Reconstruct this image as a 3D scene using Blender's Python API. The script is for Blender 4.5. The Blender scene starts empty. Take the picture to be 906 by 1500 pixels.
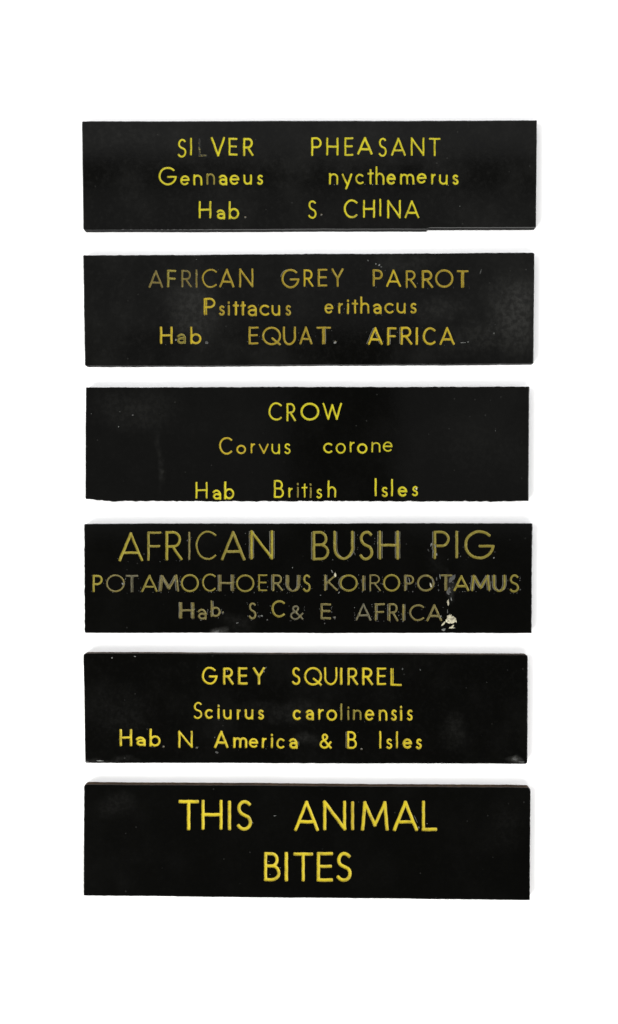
import bpy, math, random
import numpy as np
from mathutils import Vector
from mathutils.geometry import delaunay_2d_cdt
R = math.radians

# ------------------------------------------------------------------ camera, world, lamps, exposure
S = 0.0004                 # metres per photo pixel at the sign faces
T = 14.0                   # sign thickness in photo pixels
DIST = 1500.0              # lens height above the faces in photo pixels
scene = bpy.context.scene
cam = bpy.data.cameras.new('camera')
cam.sensor_fit = 'VERTICAL'
cam.sensor_height = 24.0
cam.lens = 24.0 * DIST / 1500.0
cam.clip_start = 0.01
cam.clip_end = 50
co = bpy.data.objects.new('camera', cam)
scene.collection.objects.link(co)
co.location = (0, 0, (T + DIST) * S)
cam.dof.use_dof = False
scene.camera = co

w = bpy.data.worlds.new('World')
scene.world = w
w.use_nodes = True
w.node_tree.nodes['Background'].inputs['Color'].default_value = (1.0, 0.985, 0.965, 1)
w.node_tree.nodes['Background'].inputs['Strength'].default_value = 0.022

def area(name, loc, target, sx, sy, radiance, color=(1, 1, 1)):
    l = bpy.data.lights.new(name, 'AREA')
    l.shape = 'RECTANGLE'; l.size = sx; l.size_y = sy
    l.energy = radiance * math.pi * sx * sy          # radiance -> watts for a one-sided area lamp
    l.color = color
    o = bpy.data.objects.new(name, l)
    scene.collection.objects.link(o)
    o.location = loc
    d = Vector(target) - Vector(loc)
    o.rotation_euler = d.to_track_quat('-Z', 'Y').to_euler()
    return o
def softbox(name, loc, sx, sy, share, color=(1, 1, 1)):
    """share = diffuse brightness it alone gives a white horizontal sheet at the origin"""
    d2 = sum(c * c for c in loc); cosn = loc[2] / math.sqrt(d2)
    area(name, loc, (0, 0, 0), sx, sy, 1.05 * share * math.pi * d2 / (sx * sy * cosn), color)
# key softbox from the lower left, weaker ones all round: the short pale shadows fall up and to the right
softbox('softbox_key', (-1.3, -1.25, 1.15), 1.0, 1.4, 0.80, (1.0, 0.985, 0.96))
softbox('softbox_left', (-1.9, 0.35, 1.15), 1.3, 1.2, 0.42, (0.98, 0.99, 1.0))
softbox('softbox_front', (0.35, -2.0, 1.05), 1.6, 1.3, 0.34, (1.0, 0.99, 0.97))
softbox('softbox_right', (1.7, -0.1, 1.2), 0.9, 1.3, 0.36, (0.99, 0.99, 1.0))
softbox('softbox_back', (-0.1, 1.9, 1.2), 1.6, 0.8, 0.32, (0.99, 0.99, 1.0))
# dim panels added overhead: mirrored as faint sheen, their gap as a dark silhouette
H = (DIST + T) * S + 0.03
def panel(name, x0, x1, y0, y1, rad):
    area(name, ((x0 + x1) / 2 * S, (y0 + y1) / 2 * S, H), ((x0 + x1) / 2 * S, (y0 + y1) / 2 * S, 0), (x1 - x0) * S, (y1 - y0) * S, rad)
panel('sheen_left', -1000, -60, -60, 520, 0.10)
panel('sheen_right', 260, 1000, -60, 520, 0.12)
panel('sheen_top', -1000, 1000, 540, 980, 0.17)
panel('sheen_far', -1000, 1000, 1060, 1400, 0.31)

vs = scene.view_settings
vs.view_transform = 'Standard'; vs.look = 'None'; vs.exposure = 0.0; vs.gamma = 1.0
vs.use_curve_mapping = False
scene.render.engine = 'CYCLES'
scene.render.filter_size = 1.6

# ------------------------------------------------------------------ helpers
rnd = random.Random(7)
rng = np.random.default_rng(7)

def link(name, verts, faces, mats, parent=None, smooth=False):
    me = bpy.data.meshes.new(name)
    me.from_pydata([tuple(v) for v in verts], [], [tuple(f) for f in faces])
    for m in mats: me.materials.append(m)
    if smooth:
        me.polygons.foreach_set('use_smooth', [True] * len(me.polygons))
    me.update()
    o = bpy.data.objects.new(name, me)
    scene.collection.objects.link(o)
    if parent: o.parent = parent
    return o

class NT:
    def __init__(s, name):
        s.m = bpy.data.materials.new(name); s.m.use_nodes = True
        s.t = s.m.node_tree; s.t.nodes.clear()
    def n(s, typ, **kw):
        nd = s.t.nodes.new(typ)
        for k, v in kw.items():
            if k.startswith('_'): nd.inputs[k[1:].replace('_', ' ')].default_value = v
            else: setattr(nd, k, v)
        return nd
    def l(s, a, b): s.t.links.new(a, b)
    def math(s, op, a, b=None, c=None, clamp=False):
        nd = s.n('ShaderNodeMath', operation=op, use_clamp=clamp)
        for i, x in enumerate((a, b, c)):
            if x is None: continue
            if isinstance(x, (int, float)): nd.inputs[i].default_value = x
            else: s.l(x, nd.inputs[i])
        return nd.outputs[0]
    def mix(s, f, a, b):
        nd = s.n('ShaderNodeMix', data_type='RGBA')
        for idx, x in ((0, f), (6, a), (7, b)):
            if isinstance(x, (int, float, tuple)): nd.inputs[idx].default_value = x
            else: s.l(x, nd.inputs[idx])
        return nd.outputs[2]
    def ramp(s, f, lo, hi):
        nd = s.n('ShaderNodeMapRange', interpolation_type='SMOOTHSTEP')
        s.l(f, nd.inputs[0]); nd.inputs[1].default_value = lo; nd.inputs[2].default_value = hi
        return nd.outputs[0]

def plastic_nodes(t, tc, dust, seed, base=(0.0011, 0.0011, 0.0009, 1), haze=0.02):
    """black laminate; returns colour and roughness and bump sockets. dust: (x, y, rx, ry, strength) patches in metres"""
    n1 = t.n('ShaderNodeTexNoise', noise_dimensions='4D', _Scale=26.0, _Detail=6.0, _Roughness=0.65); n1.inputs['W'].default_value = seed; t.l(tc, n1.inputs['Vector'])
    n2 = t.n('ShaderNodeTexNoise', noise_dimensions='4D', _Scale=420.0, _Detail=3.0, _Roughness=0.6); n2.inputs['W'].default_value = seed + 3; t.l(tc, n2.inputs['Vector'])
    n3 = t.n('ShaderNodeTexNoise', noise_dimensions='4D', _Scale=1300.0, _Detail=1.0); n3.inputs['W'].default_value = seed + 5; t.l(tc, n3.inputs['Vector'])
    film = t.math('MULTIPLY', t.ramp(n1.outputs[0], 0.42, 0.75), haze)
    fine = t.math('MULTIPLY', t.ramp(n2.outputs[0], 0.45, 0.8), haze * 0.6)
    dustf = t.math('ADD', film, fine)
    for (x, y, rx, ry, st) in dust:
        mp = t.n('ShaderNodeMapping', vector_type='TEXTURE')
        mp.inputs['Location'].default_value = (x, y, 0); mp.inputs['Scale'].default_value = (rx, ry, 1)
        # wobble the patch outline
        nv = t.n('ShaderNodeTexNoise', noise_dimensions='4D', _Scale=45.0, _Detail=4.0); nv.inputs['W'].default_value = x * 50 + seed; t.l(tc, nv.inputs['Vector'])
        sc = t.n('ShaderNodeVectorMath', operation='SCALE'); t.l(nv.outputs['Color'], sc.inputs[0]); sc.inputs['Scale'].default_value = 0.02
        ad = t.n('ShaderNodeVectorMath', operation='ADD'); t.l(tc, ad.inputs[0]); t.l(sc.outputs[0], ad.inputs[1])
        sb = t.n('ShaderNodeVectorMath', operation='SUBTRACT'); t.l(ad.outputs[0], sb.inputs[0]); sb.inputs[1].default_value = (0.01, 0.01, 0.01)
        t.l(sb.outputs[0], mp.inputs['Vector'])
        fl = t.n('ShaderNodeVectorMath', operation='MULTIPLY'); t.l(mp.outputs[0], fl.inputs[0]); fl.inputs[1].default_value = (1, 1, 0)
        g = t.n('ShaderNodeTexGradient', gradient_type='SPHERICAL'); t.l(fl.outputs[0], g.inputs[0])
        k = t.math('MULTIPLY', t.ramp(g.outputs[1], 0.0, 0.9), t.math('ADD', t.math('MULTIPLY', t.ramp(n2.outputs[0], 0.35, 0.65), 0.6), 0.4))
        dustf = t.math('ADD', dustf, t.math('MULTIPLY', k, st))
    # sparse pale dust grains
    vo = t.n('ShaderNodeTexVoronoi', _Scale=330.0); t.l(tc, vo.inputs['Vector'])
    gr = t.math('LESS_THAN', vo.outputs['Distance'], 0.13)
    pick = t.n('ShaderNodeSeparateColor'); t.l(vo.outputs['Color'], pick.inputs[0])
    gr = t.math('MULTIPLY', gr, t.math('GREATER_THAN', pick.outputs[0], 0.93))
    dustf = t.math('ADD', dustf, t.math('MULTIPLY', gr, 0.06), clamp=True)
    col = t.mix(dustf, base, (0.16, 0.16, 0.145, 1))
    rough = t.math('ADD', t.math('MULTIPLY', dustf, 2.0), t.math('MULTIPLY', n1.outputs[0], 0.08), clamp=True)
    rough = t.math('ADD', rough, 0.07, clamp=True)
    b = t.math('ADD', t.math('MULTIPLY', n3.outputs[0], 0.4), n2.outputs[0])
    bump = t.n('ShaderNodeBump', _Strength=0.10, _Distance=0.0001); t.l(b, bump.inputs['Height'])
    return col, rough, bump.outputs[0]

def plate_material(name, dust, seed, haze, brown=0.0):
    t = NT(name)
    tc = t.n('ShaderNodeTexCoord').outputs['Object']
    col, rough, bump = plastic_nodes(t, tc, dust, seed, haze=haze)
    bs = t.n('ShaderNodeBsdfPrincipled'); out = t.n('ShaderNodeOutputMaterial')
    t.l(col, bs.inputs['Base Color']); t.l(rough, bs.inputs['Roughness']); t.l(bump, bs.inputs['Normal'])
    bs.inputs['IOR'].default_value = 1.47
    t.l(bs.outputs[0], out.inputs[0])
    return t.m

def edge_material(name, c0, c1, seed):
    """sawn edge of the laminate: saw streaks, grime"""
    t = NT(name)
    tc = t.n('ShaderNodeTexCoord').outputs['Object']
    mp = t.n('ShaderNodeMapping'); mp.inputs['Scale'].default_value = (1, 1, 0.25); t.l(tc, mp.inputs['Vector'])
    n = t.n('ShaderNodeTexNoise', noise_dimensions='4D', _Scale=300.0, _Detail=5.0); n.inputs['W'].default_value = seed; t.l(mp.outputs[0], n.inputs['Vector'])
    n2 = t.n('ShaderNodeTexNoise', noise_dimensions='4D', _Scale=30.0, _Detail=3.0); n2.inputs['W'].default_value = seed + 1; t.l(tc, n2.inputs['Vector'])
    f = t.math('MULTIPLY', t.ramp(n.outputs[0], 0.35, 0.7), t.ramp(n2.outputs[0], 0.3, 0.6))
    bs = t.n('ShaderNodeBsdfPrincipled', _Roughness=0.9); bs.inputs['Specular IOR Level'].default_value = 0.12; out = t.n('ShaderNodeOutputMaterial')
    t.l(t.mix(f, c0 + (1,), c1 + (1,)), bs.inputs['Base Color'])
    bump = t.n('ShaderNodeBump', _Strength=0.5, _Distance=0.0002); t.l(n.outputs[0], bump.inputs['Height']); t.l(bump.outputs[0], bs.inputs['Normal'])
    t.l(bs.outputs[0], out.inputs[0])
    return t.m

def paint_material():
    """filling paint of the engraving: vertex attribute 'paint' holds pigment colour, alpha its cover"""
    t = NT('filling_paint')
    at = t.n('ShaderNodeAttribute', attribute_name='paint')
    tc = t.n('ShaderNodeTexCoord').outputs['Object']
    n = t.n('ShaderNodeTexNoise', _Scale=650.0, _Detail=4.0, _Roughness=0.6); t.l(tc, n.inputs['Vector'])
    n2 = t.n('ShaderNodeTexNoise', _Scale=190.0, _Detail=3.0); t.l(tc, n2.inputs['Vector'])
    # pigment varies: brownish where thin, paler where built up
    pig = t.mix(t.math('MULTIPLY', t.ramp(n2.outputs[0], 0.50, 0.72), 0.55), at.outputs['Color'], (0.115, 0.085, 0.004, 1))
    pig = t.mix(t.math('MULTIPLY', t.ramp(n.outputs[0], 0.56, 0.72), 0.30), pig, (0.36, 0.33, 0.12, 1))
    th = t.math('SUBTRACT', at.outputs['Alpha'], t.math('MULTIPLY', t.math('SUBTRACT', 1.0, n.outputs[0]), 0.9))
    cov = t.ramp(th, -0.12, 0.12)
    col = t.mix(cov, (0.006, 0.006, 0.005, 1), pig)
    bs = t.n('ShaderNodeBsdfPrincipled', _Roughness=0.5); bs.inputs['Specular IOR Level'].default_value = 0.3; out = t.n('ShaderNodeOutputMaterial')
    t.l(col, bs.inputs['Base Color'])
    bump = t.n('ShaderNodeBump', _Strength=0.45, _Distance=0.00015); t.l(n.outputs[0], bump.inputs['Height']); t.l(bump.outputs[0], bs.inputs['Normal'])
    t.l(bs.outputs[0], out.inputs[0])
    return t.m

def simple(name, c, c2, rough=0.6, scale=900.0):
    t = NT(name)
    tc = t.n('ShaderNodeTexCoord').outputs['Object']
    n = t.n('ShaderNodeTexNoise', _Scale=scale, _Detail=4.0); t.l(tc, n.inputs['Vector'])
    bs = t.n('ShaderNodeBsdfPrincipled', _Roughness=rough); out = t.n('ShaderNodeOutputMaterial')
    t.l(t.mix(t.ramp(n.outputs[0], 0.4, 0.65), c + (1,), c2 + (1,)), bs.inputs['Base Color'])
    bump = t.n('ShaderNodeBump', _Strength=0.6, _Distance=0.0002); t.l(n.outputs[0], bump.inputs['Height']); t.l(bump.outputs[0], bs.inputs['Normal'])
    t.l(bs.outputs[0], out.inputs[0])
    return t.m

PAINT = paint_material()
FLAKE = simple('cream_flake', (0.34, 0.32, 0.22), (0.16, 0.145, 0.10))
SPECK = simple('grey_speck', (0.11, 0.113, 0.105), (0.05, 0.052, 0.048))
SCUFF = simple('dark_scuff', (0.030, 0.031, 0.028), (0.008, 0.008, 0.007), scale=1500.0)

# ------------------------------------------------------------------ backdrop
def backdrop():
    t = NT('white_paper')
    tc = t.n('ShaderNodeTexCoord').outputs['Object']
    n = t.n('ShaderNodeTexNoise', _Scale=9.0, _Detail=4.0); t.l(tc, n.inputs['Vector'])
    n2 = t.n('ShaderNodeTexNoise', _Scale=1600.0, _Detail=2.0); t.l(tc, n2.inputs['Vector'])
    bs = t.n('ShaderNodeBsdfPrincipled', _Roughness=0.75); out = t.n('ShaderNodeOutputMaterial')
    t.l(t.mix(t.ramp(n.outputs[0], 0.3, 0.7), (0.80, 0.80, 0.795, 1), (0.83, 0.83, 0.83, 1)), bs.inputs['Base Color'])
    bump = t.n('ShaderNodeBump', _Strength=0.15, _Distance=0.0001); t.l(n2.outputs[0], bump.inputs['Height']); t.l(bump.outputs[0], bs.inputs['Normal'])
    t.l(bs.outputs[0], out.inputs[0])
    a = 3.0
    o = link('backdrop', [(-a, -a, 0), (a, -a, 0), (a, a, 0), (-a, a, 0)], [(0, 1, 2, 3)], [t.m])
    o['kind'] = 'structure'
    o['label'] = 'plain white paper surface under the six signs'
    return o
backdrop()

# ------------------------------------------------------------------ single-stroke lettering
def arc(cx, cy, rx, ry, a0, a1, n=None):
    n = n or max(4, int(abs(a1 - a0) / 20))
    return [(cx + rx * math.cos(R(a0 + (a1 - a0) * i / n)), cy + ry * math.sin(R(a0 + (a1 - a0) * i / n))) for i in range(n + 1)]
def spine_s():
    return (arc(.52, .76, .42, .24, 38, 180, 7) + arc(.56, .76, .46, .25, 200, 236, 2) +
            arc(.44, .24, .50, .27, 50, 18, 2) + arc(.47, .25, .47, .25, 0, -148, 8))
G = {
 'A': [[(0, 0), (.5, 1)], [(.5, 1), (1, 0)], [(.17, .28), (.83, .28)]],
 'B': [[(0, 0), (0, 1)], [(0, 1), (.45, 1)] + arc(.45, .765, .42, .235, 80, -90, 8) + [(0, .53)], [(0, .53), (.5, .53)] + arc(.5, .265, .5, .265, 80, -90, 8) + [(0, 0)]],
 'C': [arc(.58, .5, .58, .5, 48, 312, 16)],
 'E': [[(0, 0), (0, 1)], [(0, 1), (1, 1)], [(0, .52), (.92, .52)], [(0, 0), (1, 0)]],
 'F': [[(0, 0), (0, 1)], [(0, 1), (1, 1)], [(0, .5), (.9, .5)]],
 'G': [arc(.5, .5, .5, .5, 45, 353, 20), [(1, .45), (.52, .45)]],
 'H': [[(0, 0), (0, 1)], [(1, 0), (1, 1)], [(0, .5), (1, .5)]],
 'I': [[(.5, 0), (.5, 1)]],
 'K': [[(0, 0), (0, 1)], [(.9, 1), (.05, .42)], [(.25, .55), (1, 0)]],
 'L': [[(0, 0), (0, 1)], [(0, 0), (1, 0)]],
 'M': [[(0, 0), (.09, 1)], [(.09, 1), (.5, .15)], [(.5, .15), (.91, 1)], [(.91, 1), (1, 0)]],
 'N': [[(0, 0), (0, 1)], [(0, 1), (1, 0)], [(1, 0), (1, 1)]],
 'O': [arc(.5, .5, .5, .5, 90, 450, 22)],
 'P': [[(0, 0), (0, 1)], [(0, 1), (.5, 1)] + arc(.5, .73, .5, .27, 80, -90, 9) + [(0, .46)]],
 'Q': [arc(.5, .5, .5, .5, 90, 450, 22), [(.55, .35), (.98, 0)]],
 'R': [[(0, 0), (0, 1)], [(0, 1), (.45, 1)] + arc(.45, .735, .45, .265, 80, -90, 9) + [(0, .47)], [(.4, .47), (1, 0)]],
 'S': [spine_s()],
 'T': [[(.5, 0), (.5, 1)], [(0, 1), (1, 1)]],
 'U': [[(0, 1), (0, .42)] + arc(.5, .42, .5, .42, 190, 350, 10) + [(1, .42), (1, 1)]],
 'V': [[(0, 1), (.5, 0)], [(.5, 0), (1, 1)]],
 'W': [[(0, 1), (.27, 0)], [(.27, 0), (.5, .92)], [(.5, .92), (.76, 0)], [(.76, 0), (1, 1)]],
 'Y': [[(0, 1), (.5, .46)], [(1, 1), (.5, .46)], [(.5, .46), (.5, 0)]],
 'a': [arc(.42, .62, .50, .38, 150, 60, 5) + [(.9, .72), (.92, .5), (.92, 0)], arc(.45, .28, .45, .28, 60, 320, 12) + [(.92, .18)], [(.6, .56), (.92, .56)]],
 'b': [[(0, 0), (0, 1)], arc(.5, .29, .5, .29, 0, 360, 16)],
 'c': [arc(.58, .5, .58, .5, 48, 312, 13)],
 'e': [[(.02, .54), (.98, .54)] , arc(.5, .5, .5, .5, 5, 315, 16)],
 'h': [[(0, 0), (0, 1)], [(0, .38)] + arc(.5, .36, .5, .25, 165, 10, 8) + [(1, .3), (1, 0)]],
 'i': [[(.5, 0), (.5, .7)], [(.5, .96), (.5, 1)]],
 'l': [[(.5, 0), (.5, 1)]],
 'm': [[(0, 0), (0, 1)], [(0, .6)] + arc(.25, .62, .25, .38, 160, 15, 6) + [(.5, .55), (.5, 0)], [(.5, .6)] + arc(.75, .62, .25, .38, 160, 15, 6) + [(1, .55), (1, 0)]],
 'n': [[(0, 0), (0, 1)], [(0, .6)] + arc(.5, .6, .5, .4, 160, 15, 8) + [(1, .5), (1, 0)]],
 'o': [arc(.5, .5, .5, .5, 90, 450, 18)],
 'r': [[(0, 0), (0, 1)], [(0, .6)] + arc(.85, .45, .8, .52, 150, 88, 5)],
 's': [spine_s()],
 't': [[(.5, 0), (.5, 1)], [(0, .74), (1, .74)]],
 'u': [[(0, 1), (0, .42)] + arc(.5, .42, .5, .42, 190, 350, 8) + [(1, .42)], [(1, 0), (1, 1)]],
 'v': [[(0, 1), (.5, 0)], [(.5, 0), (1, 1)]],
 'y': [[(0, 1), (.52, .3)], [(1, 1), (.42, 0)]],
 '&': [[(1, .02), (.22, .70)] + arc(.42, .82, .22, .18, 200, -20, 8) + [(.52, .62)] + arc(.38, .27, .38, .27, 110, 310, 9) + [(.78, .22), (1, .42)]],
 '.': [[(.5, .5), (.52, .5)]],
}
TONES = {  # pigment (linear), cover
 'y': ((0.325, 0.288, 0.0008), 1.15),
 'Y': ((0.345, 0.272, 0.0008), 1.22),
 'o': ((0.170, 0.124, 0.0020), 1.00),
 'O': ((0.262, 0.196, 0.0012), 1.12),
 'k': ((0.080, 0.062, 0.010), 0.72),
 'v': ((0.120, 0.101, 0.009), 0.90),
 'u': ((0.160, 0.135, 0.005), 0.98),
 'w': ((0.092, 0.078, 0.021), 0.78),
 'g': ((0.070, 0.065, 0.036), 0.70),
 'x': ((0.060, 0.056, 0.044), 0.33),
 'd': ((0.095, 0.095, 0.085), 0.80),
}
# origin x, origin y of each measured window (all at 3.775 x), default stroke width in photo px, tone, then letters:
# char x0-x1,y0-y1[:flags]  flags: b bold, n thin, D doubled stem, g/h ghost cut to the right / left, a tone letter after '='
K = 3.775
ROWS = {
 1: [
  (225, 190, 3.0, 'y', "S132-185,50-155 I203-213,45-143 L248-298,50-148:=x V317-397,40-148:b E415-465,45-143 R495-555,45-146:b "
   "G28-130,205-308 e147-200,252-308 n220-270,248-308 n293-340,242-304:n=v a362-412,248-308:b e420-475,248-305 u497-545,248-305 s572-608,248-305 "
   "H250-320,395-490 a350-400,440-496:b b415-475,395-496:b .503-513,480-488:=d"),
  (445, 190, 3.0, 'y', "P42-100,42-145 H125-193,44-143 E225-275,42-145 A296-382,40-138:b S412-463,44-150 A483-565,44-145 N592-668,42-145 T692-757,45-146 "
   "n140-192,240-305 y210-270,243-330 c285-333,243-303 t352-388,218-302 h397-447,202-305 e458-510,243-305:b m533-612,243-303 e625-680,240-298 r705-732,243-303 u748-797,248-305 s822-858,248-305 "
   "S22-75,390-493 .93-103,465-475:=d C222-300,385-490 H328-395,388-488 I418-430,382-480 N462-538,388-490 A558-640,390-490"),
 ],
 2: [
  (212, 380, 3.0, 'o', "A22-103,60-158:=k F125-175,58-155:=v R203-262,58-155:=k I282-292,55-158:=k C317-402,52-158:n=o A413-497,52-155 N523-602,50-155 G757-857,52-160:h "
   "P330-392,212-310:bD=O s410-445,255-312 i460-472,232-310 t488-522,232-310:b=O t528-560,232-310:b=O a570-625,250-315:b=O c635-690,250-312:=O u702-750,253-312:=O s778-812,252-312 "
   "H85-155,372-468:b=O a180-232,410-468:b=v b252-315,372-470:b=O .338-348,455-465:=x E575-630,372-470 Q650-755,372-475:g U765-837,372-475"),
  (452, 380, 3.0, 'o', "R-27-28,55-152:=O E52-105,52-150 Y128-195,50-152 P355-412,55-150:b A430-512,57-152:=O R538-597,60-158 R627-690,60-158:b O700-802,55-157 T820-885,60-158:D "
   "e88-138,243-300:=O r165-193,240-300:=O i213-225,222-302:=O t240-276,222-300:=O h287-337,205-300:=O a358-408,243-303:b=O c420-472,240-300:=O u487-538,240-300:=O s562-600,240-300:=O "
   "A-50-22,372-470 T45-125,372-472:Dg .143-153,450-460:=d A328-412,375-473:bh=O F435-487,375-475:bg=O R510-575,372-472:bh=O I593-606,375-473:b=O C632-705,375-475:b=O A725-810,375-473:b=O"),
 ],
 3: [
  (280, 580, 2.9, 'y', "C428-505,35-137 R528-580,40-140 O605-710,37-137:b W727-835,38-133 "
   "C155-230,227-325:=O o250-305,270-323:=O r330-357,262-318:n=O v375-430,265-320:n=O u445-492,265-322:n s515-552,262-322:n "
   "H25-92,475-568 a120-170,518-575:b b183-240,473-573:b B458-515,465-565 r538-565,507-563 i585-597,482-563:n=v t612-645,485-563:n i657-667,485-565:n=v s692-727,512-568 h755-803,467-562"),
  (400, 580, 2.9, 'y', "c278-330,258-318 o347-403,260-320:n r425-455,253-313:n o465-523,262-320 n545-595,255-313:n e608-663,252-310:n "
   "I562-574,455-555 s600-637,502-560 l653-665,458-555 e690-743,500-558:b s768-805,498-556"),
 ],
 4: [
  (130, 770, 4.0, 'v', "A165-302,38-198:=u F325-403,33-195:n R425-520,30-192:=u I550-564,35-190:N=w C592-710,28-190:N=v A732-867,30-192"),
  (130, 770, 2.75, 'v', "P22-78,272-368:b=u O97-200,270-368:n=w T205-275,273-370:D=g A292-382,272-367 M392-500,272-365:hD=w O510-610,268-368 C628-705,265-365:n H722-802,270-365:hD=w O815-917,270-368 "
   "H505-582,422-515:hD=w a605-655,460-520:=w b675-730,415-505:g=w .738-746,476-484:=g"),
  (360, 770, 4.0, 'v', "N25-153,25-187:hg=u B370-463,30-192:h U485-598,28-190:g S625-710,28-192 H735-848,28-188:hg"),
  (360, 770, 2.75, 'v', "E70-120,270-362:n R148-207,270-362:h=w U228-300,272-367:hD=w S315-362,270-367 K435-510,270-360:g=w O520-620,270-365:h I645-655,275-362:g=w R685-748,270-362:n=w O760-855,268-365 "
   "S15-62,425-518:=w .76-84,496-504:=x C143-220,412-508:b &245-320,440-522:=g E415-473,430-518:b=w .488-496,504-512:=d A608-695,430-525:=g F715-770,430-525:g=w R790-845,430-528:h=w"),
  (550, 770, 4.0, 'v', "P322-412,28-185:h I443-458,28-180 G492-660,25-187"),
  (550, 770, 2.75, 'v', "P160-215,272-362:g=w O230-328,270-365:b=w T355-425,270-362:D=w A432-520,275-362:b M530-635,272-362:hg U652-720,272-367:hg S740-797,270-370 "
   "I150-160,435-528:g=w C188-272,435-528:=w A283-370,437-528:b=w"),
 ],
 5: [
  (170, 970, 3.2, 'Y', "G475-563,25-125 R592-652,30-125:b E675-728,28-125:b Y757-825,28-125:b "
   "S427-480,220-315:n c490-537,258-315:b i562-573,235-315 u592-640,262-318 r668-693,260-318 u712-760,260-318 s785-820,262-318 "
   "H20-90,370-465:b a112-168,412-465:b b185-248,368-468:b .258-268,462-472:=d N345-425,380-475 .442-452,468-478:=d A543-623,380-475:b m648-727,415-475:b e735-788,420-475 r807-835,418-475 i857-869,395-475"),
  (400, 970, 3.2, 'Y', "S103-155,28-127 Q172-272,27-130 U283-357,28-128 I370-385,30-125:b R412-472,30-128:b R493-555,30-128:b E575-627,30-127 L653-713,32-132:D "
   "c108-155,262-322:b a182-230,262-322:b r250-285,258-320 o295-355,262-325 l373-383,228-320:n=v i412-422,245-320:n=v n443-490,262-320:n=v e508-560,262-325 n585-633,262-325 s652-687,262-325 i703-715,242-325 s740-775,262-325 "
   "c18-65,420-480 a90-140,420-480:b &258-325,395-480 B410-465,382-480:h .485-495,475-485:=d I588-600,380-478 s625-662,422-482 l680-692,382-478 e717-770,422-480:b s790-825,422-482"),
 ],
 6: [
  (255, 1160, 4.9, 'Y', "T25-138,45-213 H152-270,43-210 I298-316,48-212 S343-437,45-215 B498-590,333-495 I613-630,333-495 T660-770,335-497 E790-880,333-497"),
  (420, 1160, 4.9, 'Y', "A42-180,48-217 N202-330,48-213 I355-375,52-213:=O M412-565,52-215 A588-727,50-217 L748-833,48-217 S272-365,332-498"),
 ],
}
import re
PAT = re.compile(r'^(.)(-?\d+)-(-?\d+),(-?\d+)-(-?\d+)(?::(.*))?$')

def resample(pts, step):
    out = [pts[0]]
    for a, b in zip(pts, pts[1:]):
        L = math.dist(a, b); n = max(1, int(round(L / step)))
        for i in range(1, n + 1): out.append((a[0] + (b[0] - a[0]) * i / n, a[1] + (b[1] - a[1]) * i / n))
    return out

CAP = 4.0
def seg_dist(P, strokes):
    """P (n,2); strokes: list of (pts, r, ghost). returns normalised distance and ghost flag"""
    best = np.full(len(P), 1e9); gh = np.zeros(len(P), bool)
    for pts, r, ghost in strokes:
        A = np.array(pts[:-1]); B = np.array(pts[1:]); AB = B - A
        ll = (AB ** 2).sum(1) + 1e-9
        t = np.clip(((P[:, None, :] - A) * AB).sum(2) / ll, 0, 1)
        dd = np.sqrt(((P[:, None, :] - (A + t[..., None] * AB)) ** 2).sum(2))
        if math.dist(pts[0], pts[-1]) > 1e-3:      # squarish stroke ends
            L = np.sqrt(ll); al = ((P[:, None, :] - A) * AB).sum(2) / L
            pe = np.abs((P[:, None, 0] - A[:, 0]) * AB[:, 1] - (P[:, None, 1] - A[:, 1]) * AB[:, 0]) / L
            for k, o in ((0, np.maximum(-al[:, 0], 0)), (-1, np.maximum(al[:, -1] - L[-1], 0))):
                m = o > 0
                dd[m, k] = (pe[m, k] ** CAP + o[m] ** CAP) ** (1 / CAP)
        d = dd.min(1) / r
        m = d < best; best[m] = d[m]; gh[m] = ghost
    return best, gh

def ribbon(pts, r):
    """closed outline round a polyline with round caps"""
    closed = math.dist(pts[0], pts[-1]) < 1e-3
    P = np.array(pts); n = len(P)
    if closed:
        Q = P[:-1]; tang = np.roll(Q, -1, 0) - np.roll(Q, 1, 0)
    else:
        Q = P; tang = np.gradient(P, axis=0)
    tang /= (np.linalg.norm(tang, axis=1)[:, None] + 1e-9)
    nor = np.stack([-tang[:, 1], tang[:, 0]], 1)
    Lf = Q + nor * r; Rt = Q - nor * r
    if closed: return [Lf, Rt]
    def cap(c, t, s):
        a = math.atan2(t[1], t[0])
        res = []
        for q in [math.pi / 2 - math.pi * k / 8 for k in range(1, 8)]:
            cu, su = math.cos(q), math.sin(q); f = r / (abs(cu) ** CAP + abs(su) ** CAP) ** (1 / CAP)
            res.append((c[0] + f * math.cos(a + q), c[1] + f * math.sin(a + q)))
        return np.array(res)
    return [np.vstack([Lf, cap(Q[-1], tang[-1], 1), Rt[::-1], cap(Q[0], -tang[0], -1)])]

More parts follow.
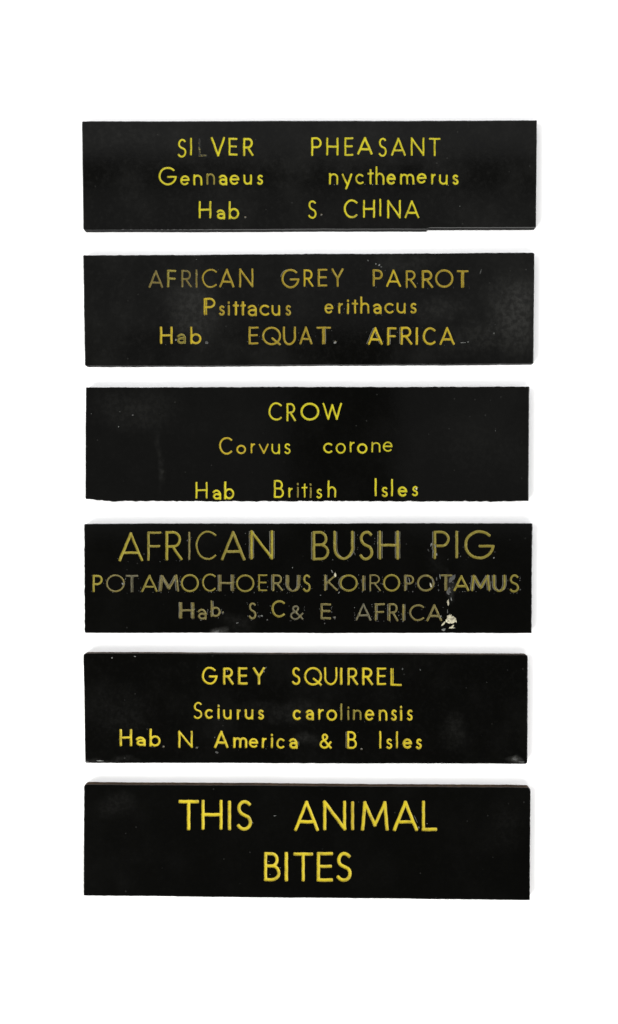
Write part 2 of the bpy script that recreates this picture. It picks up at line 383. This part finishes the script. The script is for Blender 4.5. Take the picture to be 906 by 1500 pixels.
def make_letter(ch, x0, x1, y0, y1, w, flags, tone, cx, cy):
    """all in photo px, y down; returns verts (local px, y up), tris, colours, boundary edges"""
    if 'b' in flags: w *= 1.13
    if 'n' in flags: w *= 0.84
    if 'N' in flags: w *= 0.66
    h = w / 2
    if ch == '.':
        px, py = (x0 + x1) / 2, (y0 + y1) / 2
        x0, x1, y0, y1 = px, px + .01, py, py + .01; bx = (px - .01, px + .01, py, py)
        strokes = [([(px - cx - .25, cy - py), (px - cx + .25, cy - py)], 1.25, False)]
    else:
        X0, X1 = x0 + h, x1 - h
        if X1 - X0 < 0.2: X0 = X1 = (x0 + x1) / 2
        Yt, Yb = y0 + h, y1 - h
        ph = rnd.uniform(0, 6.28); wob = 0.16
        strokes = []
        for k, st in enumerate(G[ch]):
            p = [(X0 + u * (X1 - X0), Yb - v * (Yb - Yt)) for u, v in st]
            p = [q for i, q in enumerate(p) if i == 0 or math.dist(q, p[i - 1]) > 0.05]
            closed = math.dist(p[0], p[-1]) < 1e-3
            p = resample(p, 3.2)
            p = [(x - cx + (0 if closed else wob * math.sin(y * .37 + ph + k)), cy - y + (0 if closed else wob * math.sin(x * .41 + ph * 2))) for x, y in p]
            rr = h * rnd.uniform(.93, 1.07)
            if 'D' in flags and k in (0, 2 if ch == 'N' else 1 if ch in 'HM' else 0):
                strokes.append(([(x - h * .75, y) for x, y in p], rr * .8, False))
                strokes.append(([(x + h * .85, y) for x, y in p], rr * .62, False))
            else:
                strokes.append((p, rr, False))
            straight = len(st) == 2 and abs(st[0][0] - st[1][0]) < .6 and abs(st[0][1] - st[1][1]) > .5
            if ('g' in flags or 'h' in flags) and (straight or ch in 'GCSOU'):
                for f, s in (('g', 1), ('h', -1)):
                    if f in flags:
                        o = s * (h + 1.05 + rnd.uniform(0, .35))
                        if ch in 'OGCS':   # a second, slipped pass of the cutter on one side of the bowl
                            q = [a for a in p if a[0] * s > (((X0 + X1) / 2 - cx) * s)]
                            if len(q) > 2 and ch == 'O': q = sorted(q, key=lambda a: a[1])
                            elif len(q) > 2: q = q[:max(3, len(q) // 2)]
                        else: q = p
                        if len(q) > 1: strokes.append(([(a[0] + o, a[1] + .4) for a in q], .42, True))
    V, E = [], []
    for pts, r, gh in strokes:
        for f in ((1.0, .82, .5) if not gh else (1.0,)):
            for loop in ribbon(pts, r * f):
                b = len(V); m = len(loop)
                V += [Vector((float(a), float(c))) for a, c in loop]
                E += [(b + i, b + (i + 1) % m) for i in range(m)]
    vo, eo, fo, *_ = delaunay_2d_cdt(V, E, [], 0, 1e-4)
    P = np.array([tuple(v) for v in vo]); F = np.array(fo)
    cen = P[F].mean(1)
    d, _ = seg_dist(cen, strokes)
    F = F[d < 1.0]
    # drop zero-area slivers' influence by keeping topology only
    a = P[F]; area2 = (a[:, 1, 0] - a[:, 0, 0]) * (a[:, 2, 1] - a[:, 0, 1]) - (a[:, 2, 0] - a[:, 0, 0]) * (a[:, 1, 1] - a[:, 0, 1])
    F[area2 < 0] = F[area2 < 0][:, ::-1]
    from collections import Counter
    ec = Counter()
    for f in F:
        for i in range(3): ec[tuple(sorted((f[i], f[(i + 1) % 3])))] += 1
    B = [e for e, c in ec.items() if c == 1]
    bv = set(i for e in B for i in e)
    d, gh = seg_dist(P, strokes)
    dn = np.clip(d, 0, 1)
    depth = np.where(gh, 0.25, min(1.0, 0.26 * w)) * np.sqrt(1 - dn ** 5)
    for i in bv: depth[i] = 0
    used = np.unique(F); remap = -np.ones(len(P), int); remap[used] = np.arange(len(used))
    Pv = P[used]; Z = -depth[used]; F2 = remap[F]; B2 = [(remap[a_], remap[b_]) for a_, b_ in B]
    pig, cov = TONES[tone]
    j = rnd.uniform(.92, 1.08)
    sl = rnd.uniform(-.12, .12)
    col = np.zeros((len(used), 4))
    col[:, :3] = np.array(pig) * j
    dd = dn[used]
    # thinner paint towards the rim of the cut, uneven along the letter
    yy = (Pv[:, 1] - Pv[:, 1].mean()) / (np.ptp(Pv[:, 1]) + 1e-6)
    col[:, 3] = cov + sl * yy - 0.30 * np.clip((dd - .55) / .45, 0, 1)
    rim = np.clip((dd - .6) / .4, 0, 1)[:, None] * (.42 if tone in 'wvg' else .68)
    col[:, :3] = col[:, :3] * (1 - rim) + rim * np.array((0.085, 0.068, 0.003) if tone == 'y' else (0.075, 0.045, 0.006))
    if tone in 'wgo':      # filling fallen out along the middle of the cut
        col[:, 3] -= (.34 if tone != 'o' else .2) * np.clip(1 - dd / .55, 0, 1)
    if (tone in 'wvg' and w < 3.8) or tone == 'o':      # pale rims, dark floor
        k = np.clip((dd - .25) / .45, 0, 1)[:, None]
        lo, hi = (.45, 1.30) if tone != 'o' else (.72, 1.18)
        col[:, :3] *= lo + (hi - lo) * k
    if tone == 'x' and ch == 'L': col[:, 3] = np.where((yy < -.25) & (Pv[:, 0] < Pv[:, 0].min() + 7.5), .95, .34); col[:, :3] = (0.13, 0.112, 0.02)
    g = gh[used]
    col[g, :3] = (0.075, 0.073, 0.058); col[g, 3] = .78
    return Pv, Z, F2, B2, col

# ------------------------------------------------------------------ signs
def rounded(corners, radii):
    """corner list (photo px) -> outline with small rounded corners"""
    out = []; n = len(corners)
    for i in range(n):
        p = np.array(corners[i], float); a = np.array(corners[i - 1], float); b = np.array(corners[(i + 1) % n], float)
        r = radii[i]
        u = (a - p) / np.linalg.norm(a - p); v = (b - p) / np.linalg.norm(b - p)
        if r <= 0: out.append(tuple(p)); continue
        p0, p2 = p + u * r, p + v * r
        for t in (0, .25, .5, .75, 1):
            out.append(tuple((1 - t) ** 2 * p0 + 2 * t * (1 - t) * p + t * t * p2))
    return out

def blob(n, rx, ry, jag, seed):
    r = random.Random(seed); ph = [r.uniform(0, 6.28) for _ in range(4)]
    return [((1 + jag * (math.sin(2 * a + ph[0]) * .5 + math.sin(3 * a + ph[1]) * .4 + r.uniform(-.5, .5))) * rx * math.cos(a),
             (1 + jag * (math.sin(2 * a + ph[0]) * .5 + math.sin(5 * a + ph[2]) * .3 + r.uniform(-.5, .5))) * ry * math.sin(a)) for a in [2 * math.pi * i / n for i in range(n)]]

def flake(name, root, cx, cy, px, py, rx, ry, mat, h=.35, rot=0, jag=.35, seed=1, n=14, label=None):
    """thin raised crust lying on the face: rim on the face, domed uneven top"""
    pts = blob(n, rx, ry, jag, seed); c, s = math.cos(R(rot)), math.sin(R(rot))
    pts = [(a * c - b * s, a * s + b * c) for a, b in pts]
    ox, oy = px - cx, cy - py
    r = random.Random(seed + 9)
    V = [((ox + a) * S, (oy + b) * S, (T - .05) * S) for a, b in pts]
    V += [((ox + a * .72) * S, (oy + b * .72) * S, (T + h * r.uniform(.6, 1.2)) * S) for a, b in pts]
    V += [((ox + a * .3) * S, (oy + b * .3) * S, (T + h * r.uniform(.7, 1.5)) * S) for a, b in pts]
    V.append((ox * S, oy * S, (T + h) * S))
    F = []
    for i in range(n):
        k = (i + 1) % n
        F += [(i, k, n + k, n + i), (n + i, n + k, 2 * n + k, 2 * n + i), (2 * n + i, 2 * n + k, 3 * n)]
    o = link(name, V, F, [mat], root)
    if label: o['label'] = label
    return o

def make_sign(idx, corners, radii, jag, label, mat, emat, worn_labels={}):
    cx = sum(c[0] for c in corners) / len(corners); cy = sum(c[1] for c in corners) / len(corners)
    root = bpy.data.objects.new('engraved_sign', None)
    scene.collection.objects.link(root)
    root.location = ((cx - 453) * S, (750 - cy) * S, 0)
    root['label'] = label; root['category'] = 'sign'; root['group'] = 'black engraved zoo signs laid in a column'
    root.empty_display_size = 0.02
    # outline, local px, y up, anticlockwise
    ol = [(x - cx, cy - y) for x, y in rounded(corners, radii)]
    A2 = sum(a[0] * b[1] - b[0] * a[1] for a, b in zip(ol, ol[1:] + ol[:1]))
    if A2 < 0: ol = ol[::-1]
    ol = resample(ol + [ol[0]], 3.0)[:-1]
    P = np.array(ol); n = len(P)
    tang = np.roll(P, -1, 0) - np.roll(P, 1, 0); tang /= np.linalg.norm(tang, axis=1)[:, None]
    out = np.stack([tang[:, 1], -tang[:, 0]], 1)
    s_ = np.arange(n) * 3.0
    low = sum(np.sin(s_ / L + rng.uniform(0, 6.28)) * a for L, a in ((53, .18), (19, .07), (8.3, .05)))
    amp = np.array([jag['bottom'] if o_[1] < -.7 else jag['top'] if o_[1] > .7 else jag['side'] for o_ in out])
    hf = rng.normal(0, 1, n); hf = (hf + np.roll(hf, 1) * .5) / 1.2
    P = P + out * (low + amp * hf)[:, None]
    inset = [(P - out * a, z) for a, z in ((0, .06), (0, T - 1.0), (.18, T - .45), (.5, T - .13), (1.0, T))]
    V = []; F = []; mi = []
    for q, z in inset: V += [(x * S, y * S, z * S) for x, y in q]
    for k in range(4):
        for i in range(n):
            j = (i + 1) % n
            F.append((k * n + i, k * n + j, (k + 1) * n + j, (k + 1) * n + i)); mi.append(1 if k == 0 else 0)
    F.append(tuple(range(n))[::-1]); mi.append(1)
    inner = inset[-1][0]
    # letters
    cdt_v = [Vector((float(a), float(b))) for a, b in inner]; cdt_e = [(i, (i + 1) % n) for i in range(n)]
    made = {}
    for (ox, oy, sw, tone0, txt) in ROWS[idx]:
        for tok in txt.split():
            m = PAT.match(tok); ch = m.group(1); x0, x1, y0, y1 = [int(m.group(i)) for i in range(2, 6)]
            fl = m.group(6) or ''; tone = tone0
            if '=' in fl: fl, tone = fl.split('=')
            x0, x1 = ox + x0 / K, ox + x1 / K; y0, y1 = oy + y0 / K, oy + y1 / K
            Pv, Z, F2, B2, col = make_letter(ch, x0, x1, y0, y1, sw, fl, tone, cx, cy)
            b = len(cdt_v); ids = {}
            for e in B2:
                for q in e:
                    if q not in ids: ids[q] = b + len(ids); cdt_v.append(Vector((float(Pv[q][0]), float(Pv[q][1]))))
                cdt_e.append((ids[e[0]], ids[e[1]]))
            nm = 'full_stop' if ch == '.' else 'ampersand' if ch == '&' else 'letter'
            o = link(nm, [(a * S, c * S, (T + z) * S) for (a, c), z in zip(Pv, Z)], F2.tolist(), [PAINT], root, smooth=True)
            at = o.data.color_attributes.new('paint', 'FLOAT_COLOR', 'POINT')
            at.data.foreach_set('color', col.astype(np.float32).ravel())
            if tone == 'x' and ch != '.': o['label'] = 'worn letter %s with nearly all its yellow paint gone' % ch
            elif tone == 'k': o['label'] = 'faded letter %s with dull thin paint' % ch
    vo, eo, fo, *_ = delaunay_2d_cdt(cdt_v, cdt_e, [], 0, 1e-4)
    Q = np.array([tuple(v) for v in vo]); Fa = np.array(fo)
    cen = Q[Fa].mean(1)
    EA = np.array([tuple(cdt_v[a]) for a, b in cdt_e]); EB = np.array([tuple(cdt_v[b]) for a, b in cdt_e])
    keep = np.zeros(len(cen), int)
    for c0 in range(0, len(cen), 2000):
        p = cen[c0:c0 + 2000]
        y = p[:, 1][:, None]; cond = (EA[:, 1] > y) != (EB[:, 1] > y)
        with np.errstate(divide='ignore', invalid='ignore'):
            xi = EA[:, 0] + (y - EA[:, 1]) * (EB[:, 0] - EA[:, 0]) / (EB[:, 1] - EA[:, 1])
        keep[c0:c0 + 2000] = (cond & (p[:, 0][:, None] < xi)).sum(1) & 1
    Fa = Fa[keep == 1]
    a = Q[Fa]; ar = (a[:, 1, 0] - a[:, 0, 0]) * (a[:, 2, 1] - a[:, 0, 1]) - (a[:, 2, 0] - a[:, 0, 0]) * (a[:, 1, 1] - a[:, 0, 1])
    Fa[ar < 0] = Fa[ar < 0][:, ::-1]
    b = len(V)
    V += [(x * S, y * S, T * S) for x, y in Q]
    F += (Fa + b).tolist(); mi += [0] * len(Fa)
    plate = link('plate', V, F, [mat, emat], root)
    plate.data.polygons.foreach_set('material_index', mi)
    return root, cx, cy

def P2(px, py, c, rx, ry, st):
    return ((px - c[0]) * S, (c[1] - py) * S, rx * S, ry * S, st)

E_BLACK = edge_material('sawn_edge_black', (0.003, 0.003, 0.0028), (0.008, 0.008, 0.007), 1)
E_GREY = edge_material('sawn_edge_grey', (0.003, 0.003, 0.003), (0.010, 0.010, 0.0095), 2)
E_BROWN = edge_material('sawn_edge_brown', (0.026, 0.014, 0.006), (0.060, 0.034, 0.016), 3)

SIGNS = {
 1: dict(corners=[(120.3, 177.2), (787, 176), (786, 333.4), (628, 333.4), (626.5, 335.6), (121.8, 336.8)], radii=[2, 1, 1.5, 0, 0, 3], jag=dict(top=.07, bottom=.09, side=.06)),
 2: dict(corners=[(122, 373.8), (783.3, 370), (782.3, 532.5), (124.3, 536.2)], radii=[1.5, 3, 1.5, 3], jag=dict(top=.15, bottom=.12, side=.1)),
 3: dict(corners=[(126, 567.2), (776, 566.3), (775.2, 734.2), (165, 734.2), (125, 731.6)], radii=[1, 1, .8, 0, 3.5], jag=dict(top=.2, bottom=.38, side=.08)),
 4: dict(corners=[(123.2, 767.2), (780.8, 766.4), (779, 927.6), (124.2, 927.2)], radii=[2, 1.2, 1.2, 2.5], jag=dict(top=.10, bottom=.10, side=.20)),
 5: dict(corners=[(122.2, 957), (774, 959), (773, 1119.2), (125, 1117.6)], radii=[5, 5, 4, 1.5], jag=dict(top=.07, bottom=.1, side=.08)),
 6: dict(corners=[(123.2, 1149), (777.8, 1153.6), (776.8, 1319), (122.2, 1312.4)], radii=[5, 5, .8, .8], jag=dict(top=.1, bottom=.1, side=.12)),
}
LABELS = {
 1: 'black sign engraved SILVER PHEASANT in bright yellow, its letter L worn bare',
 2: 'black sign engraved AFRICAN GREY PARROT in dull ochre, with grey smudges',
 3: 'black sign with jagged sawn edges engraved CROW, Corvus corone',
 4: 'scuffed black sign engraved AFRICAN BUSH PIG with a cream flake after AFRICA',
 5: 'black sign engraved GREY SQUIRREL, Sciurus carolinensis, in deep yellow',
 6: 'black sign engraved THIS ANIMAL BITES in large plain yellow capitals',
}
def cxy(i):
    c = SIGNS[i]['corners']; return (sum(a[0] for a in c) / len(c), sum(a[1] for a in c) / len(c))
DUST = {
 1: [(180, 200, 110, 30, .016), (330, 215, 60, 30, .012)],
 2: [(283, 455, 50, 62, .040), (752, 462, 50, 80, .060), (770, 430, 24, 50, .02), (700, 500, 70, 34, .026), (640, 455, 60, 26, .024), (600, 385, 70, 16, .02)],
 3: [(195, 600, 90, 45, .02), (233, 672, 7, 60, .018), (232, 695, 6, 14, .03), (700, 660, 90, 70, .008)],
 4: [(320, 925, 14, 9, .16), (656, 862, 8, 26, .07), (640, 822, 24, 24, .01), (345, 915, 40, 20, .02)],
 5: [(150, 1114, 60, 6, .04), (180, 1045, 70, 50, .012), (755, 1113, 16, 9, .16), (452, 1082, 24, 14, .035), (420, 1040, 90, 20, .02), (662, 1070, 30, 40, .02)],
 6: [(170, 1180, 40, 26, .014), (740, 1210, 40, 60, .008)],
}
HAZE = {1: .020, 2: .018, 3: .006, 4: .004, 5: .009, 6: .004}
roots = {}
for i in range(1, 7):
    c = cxy(i)
    mat = plate_material('black_laminate', [P2(a, b, c, e, f, s) for a, b, e, f, s in DUST[i]], i * 7.3, HAZE[i])
    em = {1: E_GREY, 2: E_GREY, 3: E_BLACK, 4: E_BLACK, 5: E_BROWN, 6: E_BROWN}[i]
    s = SIGNS[i]
    roots[i] = make_sign(i, s['corners'], s['radii'], s['jag'], LABELS[i], mat, em)

# ------------------------------------------------------------------ flakes, specks and scuffs stuck to the faces
def fl(i, name, px, py, rx, ry, mat, **kw):
    root, cx, cy = roots[i]
    flake(name, root, cx, cy, px, py, rx, ry, mat, **kw)
# the cream patch at the lower right of the bush pig sign
fl(4, 'crust_flake', 661, 908, 6.6, 6.2, FLAKE, h=1.0, seed=3, n=22, jag=.22, label='cream flake of old paint')
fl(4, 'crust_flake', 659, 903, 2.6, 4.6, FLAKE, h=1.2, rot=-20, seed=21, jag=.4)
fl(4, 'crust_flake', 662, 919.5, 4.2, 1.1, FLAKE, rot=-8, seed=22, jag=.7)
fl(4, 'crust_flake', 650, 913.5, 5.5, 1.2, FLAKE, rot=52, seed=5, jag=.4)
fl(4, 'crust_flake', 650.5, 922.3, 3.2, 1.5, SPECK, seed=6, jag=.5)
fl(4, 'crust_flake', 667.5, 908, 1.2, 5, FLAKE, rot=24, seed=8, jag=.4)
fl(4, 'crust_flake', 663.5, 917, 2.4, 1.4, FLAKE, rot=60, seed=9, jag=.6)
fl(4, 'crust_flake', 657.5, 902, 3.2, .9, SPECK, rot=60, seed=10, jag=.5)
fl(4, 'crust_flake', 656.8, 882.5, 1.5, 4.4, FLAKE, rot=-12, seed=11, jag=.5)
fl(4, 'crust_flake', 661.5, 877.5, .9, 2.6, SPECK, rot=5, seed=12, jag=.5)
fl(4, 'crust_flake', 656, 895, .6, 4, SCUFF, seed=13, jag=.5)
fl(4, 'crust_flake', 658, 866, 2.6, 6, SCUFF, rot=10, seed=14, jag=.6)
fl(4, 'crust_flake', 662, 848, 3.0, 6.5, SCUFF, rot=-20, seed=15, jag=.6)
fl(4, 'crust_flake', 491.5, 842, 1.4, 4.0, FLAKE, rot=-12, seed=16, jag=.5)
fl(4, 'crust_flake', 487, 837, 1.0, 2.2, SPECK, rot=20, seed=17, jag=.5)
fl(4, 'crust_flake', 631.5, 857, 1.0, 4.0, FLAKE, rot=20, seed=18, jag=.6)
for k, (x, y, a, b, r) in enumerate([(634.5, 806, 1.1, 4.2, 12), (632, 798, 1.0, 3.0, -8), (638, 800, .8, 3.0, 15), (628, 806, .6, 2.2, 30), (640, 812, .9, 2.4, -5), (645, 845, .6, 4, 8), (640, 848, .7, 3, 0),
    (634, 850, .6, 3, 15), (600, 850, .6, 5, 12), (476, 778, .5, 1, 0), (348, 912.5, 2, .6, 15), (470, 872, .9, .6, 0), (476, 913, 1, .9, 0), (429, 831.5, .7, 1.1, 0), (384, 902, 1.2, 1.5, 30), (392, 908, 1.4, 1.2, 0),
    (724, 817, 1.2, .9, 0), (675, 815, .6, .7, 0), (520, 811, .6, 3, 20), (497, 868, 1.6, 1, 40), (180, 855, 1.3, 1.6, 0), (318, 925, 3.6, 1.6, 10), (665, 920, 1.5, .8, 0), (646, 903, 1, 2, -30)]):
    fl(4, 'paint_speck', x, y, a, b, SPECK if k % 3 else SCUFF, rot=r, seed=30 + k, n=8, h=.2)
for k, (x, y, a, b, r) in enumerate([(539.5, 381.5, .9, 1.4, 30), (556, 388, 1.0, 1.6, -50), (551, 386.5, .8, 1.3, -60), (559, 391, 1.3, .6, 0), (704.5, 398, .8, 3.6, -20), (679, 502, 4, .7, 0), (686, 501, 1.5, .7, 10),
    (724, 488, .7, 1.4, 0), (303, 502, 2.4, 2.6, 0), (258, 498, 1.1, 1.8, 0), (491, 502, 1.8, 1.8, 0), (288, 380, .6, .5, 0), (384.5, 497, .7, 1.2, 0), (645, 398, .8, .6, 0), (590, 487, .5, 2.5, 15)]):
    fl(2, 'paint_speck', x, y, a, b, SPECK if k % 4 else SCUFF, rot=r, seed=80 + k, n=8, h=.2)
for k, (x, y) in enumerate([(483, 270), (490, 270.5), (495, 270), (508, 277), (535, 270), (546, 270.5), (554, 270), (561, 270), (572, 270), (600, 270), (608, 269.5), (634, 269), (657, 271.5), (674, 302), (523, 316)]):
    fl(1, 'paint_speck', x, y, .6 + .12 * (k % 3), .6, SPECK, seed=120 + k, n=7, h=.2)
for k, (x, y, a, b) in enumerate([(610.5, 716, 1.5, 1.6), (195, 608, 1.6, .9), (174, 625, .7, .9), (176, 603, .8, .6), (337, 723, .6, .6), (726, 631, .8, .5), (134, 606, .6, .5)]):
    fl(3, 'paint_speck', x, y, a, b, FLAKE if k == 0 else SCUFF if k % 2 else SPECK, seed=150 + k, n=8, h=.2)
for k, (x, y, a, b) in enumerate([(164.5, 963.5, 1.1, 1.2), (198, 961.5, 1.8, .8), (387, 983, 1.3, 2.2), (390, 978, 1.2, 1.4), (590, 980, 1, 1.6), (333.5, 983, .8, .9), (755, 1112, 3, 2), (764, 1116, 5, 1.2), (321, 1033, .9, .9),
    (318, 1102, 2.6, 1.6), (315, 1080, .7, 1.2), (216, 1068, .6, .9), (616, 981, .8, 1.4), (546, 986, .5, .8), (128, 1116, 3, .8), (147, 1114.5, 6, .8), (438, 1089, .9, 3.2)]):
    fl(5, 'paint_speck', x, y, a, b, SPECK if k in (0, 1, 5, 8, 15) else SCUFF, seed=180 + k, n=8, h=.2)
for k, (x, y, a, b, r) in enumerate([(609, 1199, .5, 7, 22), (614, 1212, .7, 1.6, 0), (626, 1206.5, .7, .8, 0), (394, 1262, .9, .7, 0), (411, 1271, .6, .6, 0), (396, 1281, .8, .6, 0), (370.5, 1205, .5, .8, 0), (403, 1195, 2.4, .5, 5)]):
    fl(6, 'paint_speck', x, y, a, b, SPECK if k else SCUFF, rot=r, seed=210 + k, n=8, h=.2)

# chalky paint residue scattered along the letters of the worn signs
def residue(i, rows, count, seed, mat, rmax):
    root, cx, cy = roots[i]; r = random.Random(seed); V = []; F = []
    boxes = []
    for (ox, oy, sw, t0, txt) in rows:
        for tok in txt.split():
            m = PAT.match(tok); boxes.append([ox + int(m.group(2)) / K, ox + int(m.group(3)) / K, oy + int(m.group(4)) / K, oy + int(m.group(5)) / K])
    for _ in range(count):
        x0, x1, y0, y1 = r.choice(boxes); side = r.random()
        x = (x0 - 1.0 if r.random() < .5 else x1 + 1.0) + r.uniform(-.8, .8); y = r.uniform(y0, y1)
        if side < .25: x = r.uniform(x0, x1); y = y1 + r.uniform(.3, 1.2)
        a = r.uniform(.2, rmax); bb = r.uniform(.3, rmax * 2.2); rot = r.uniform(-.4, .4); n = 7; b = len(V)
        for q, h in ((1.0, -.03), (.55, r.uniform(.08, .2))):
            for k in range(n):
                t_ = 2 * math.pi * k / n; u = a * q * math.cos(t_) * r.uniform(.7, 1.2); v = bb * q * math.sin(t_) * r.uniform(.7, 1.2)
                V.append(((x - cx + u * math.cos(rot) - v * math.sin(rot)) * S, (cy - y + u * math.sin(rot) + v * math.cos(rot)) * S, (T + h) * S))
        for k in range(n): F.append((b + k, b + (k + 1) % n, b + n + (k + 1) % n, b + n + k))
        F.append(tuple(b + n + k for k in range(n)))
    o = link('paint_residue', V, F, [mat], root); o['kind'] = 'stuff'
residue(4, [ROWS[4][1], ROWS[4][3], ROWS[4][5]], 150, 4, SPECK, .45)
residue(4, ROWS[4], 160, 5, SCUFF, .7)
residue(2, [ROWS[2][1]], 45, 6, SCUFF, .6)
residue(2, ROWS[2], 25, 8, SPECK, .35)
residue(5, ROWS[5], 50, 7, SCUFF, .5)
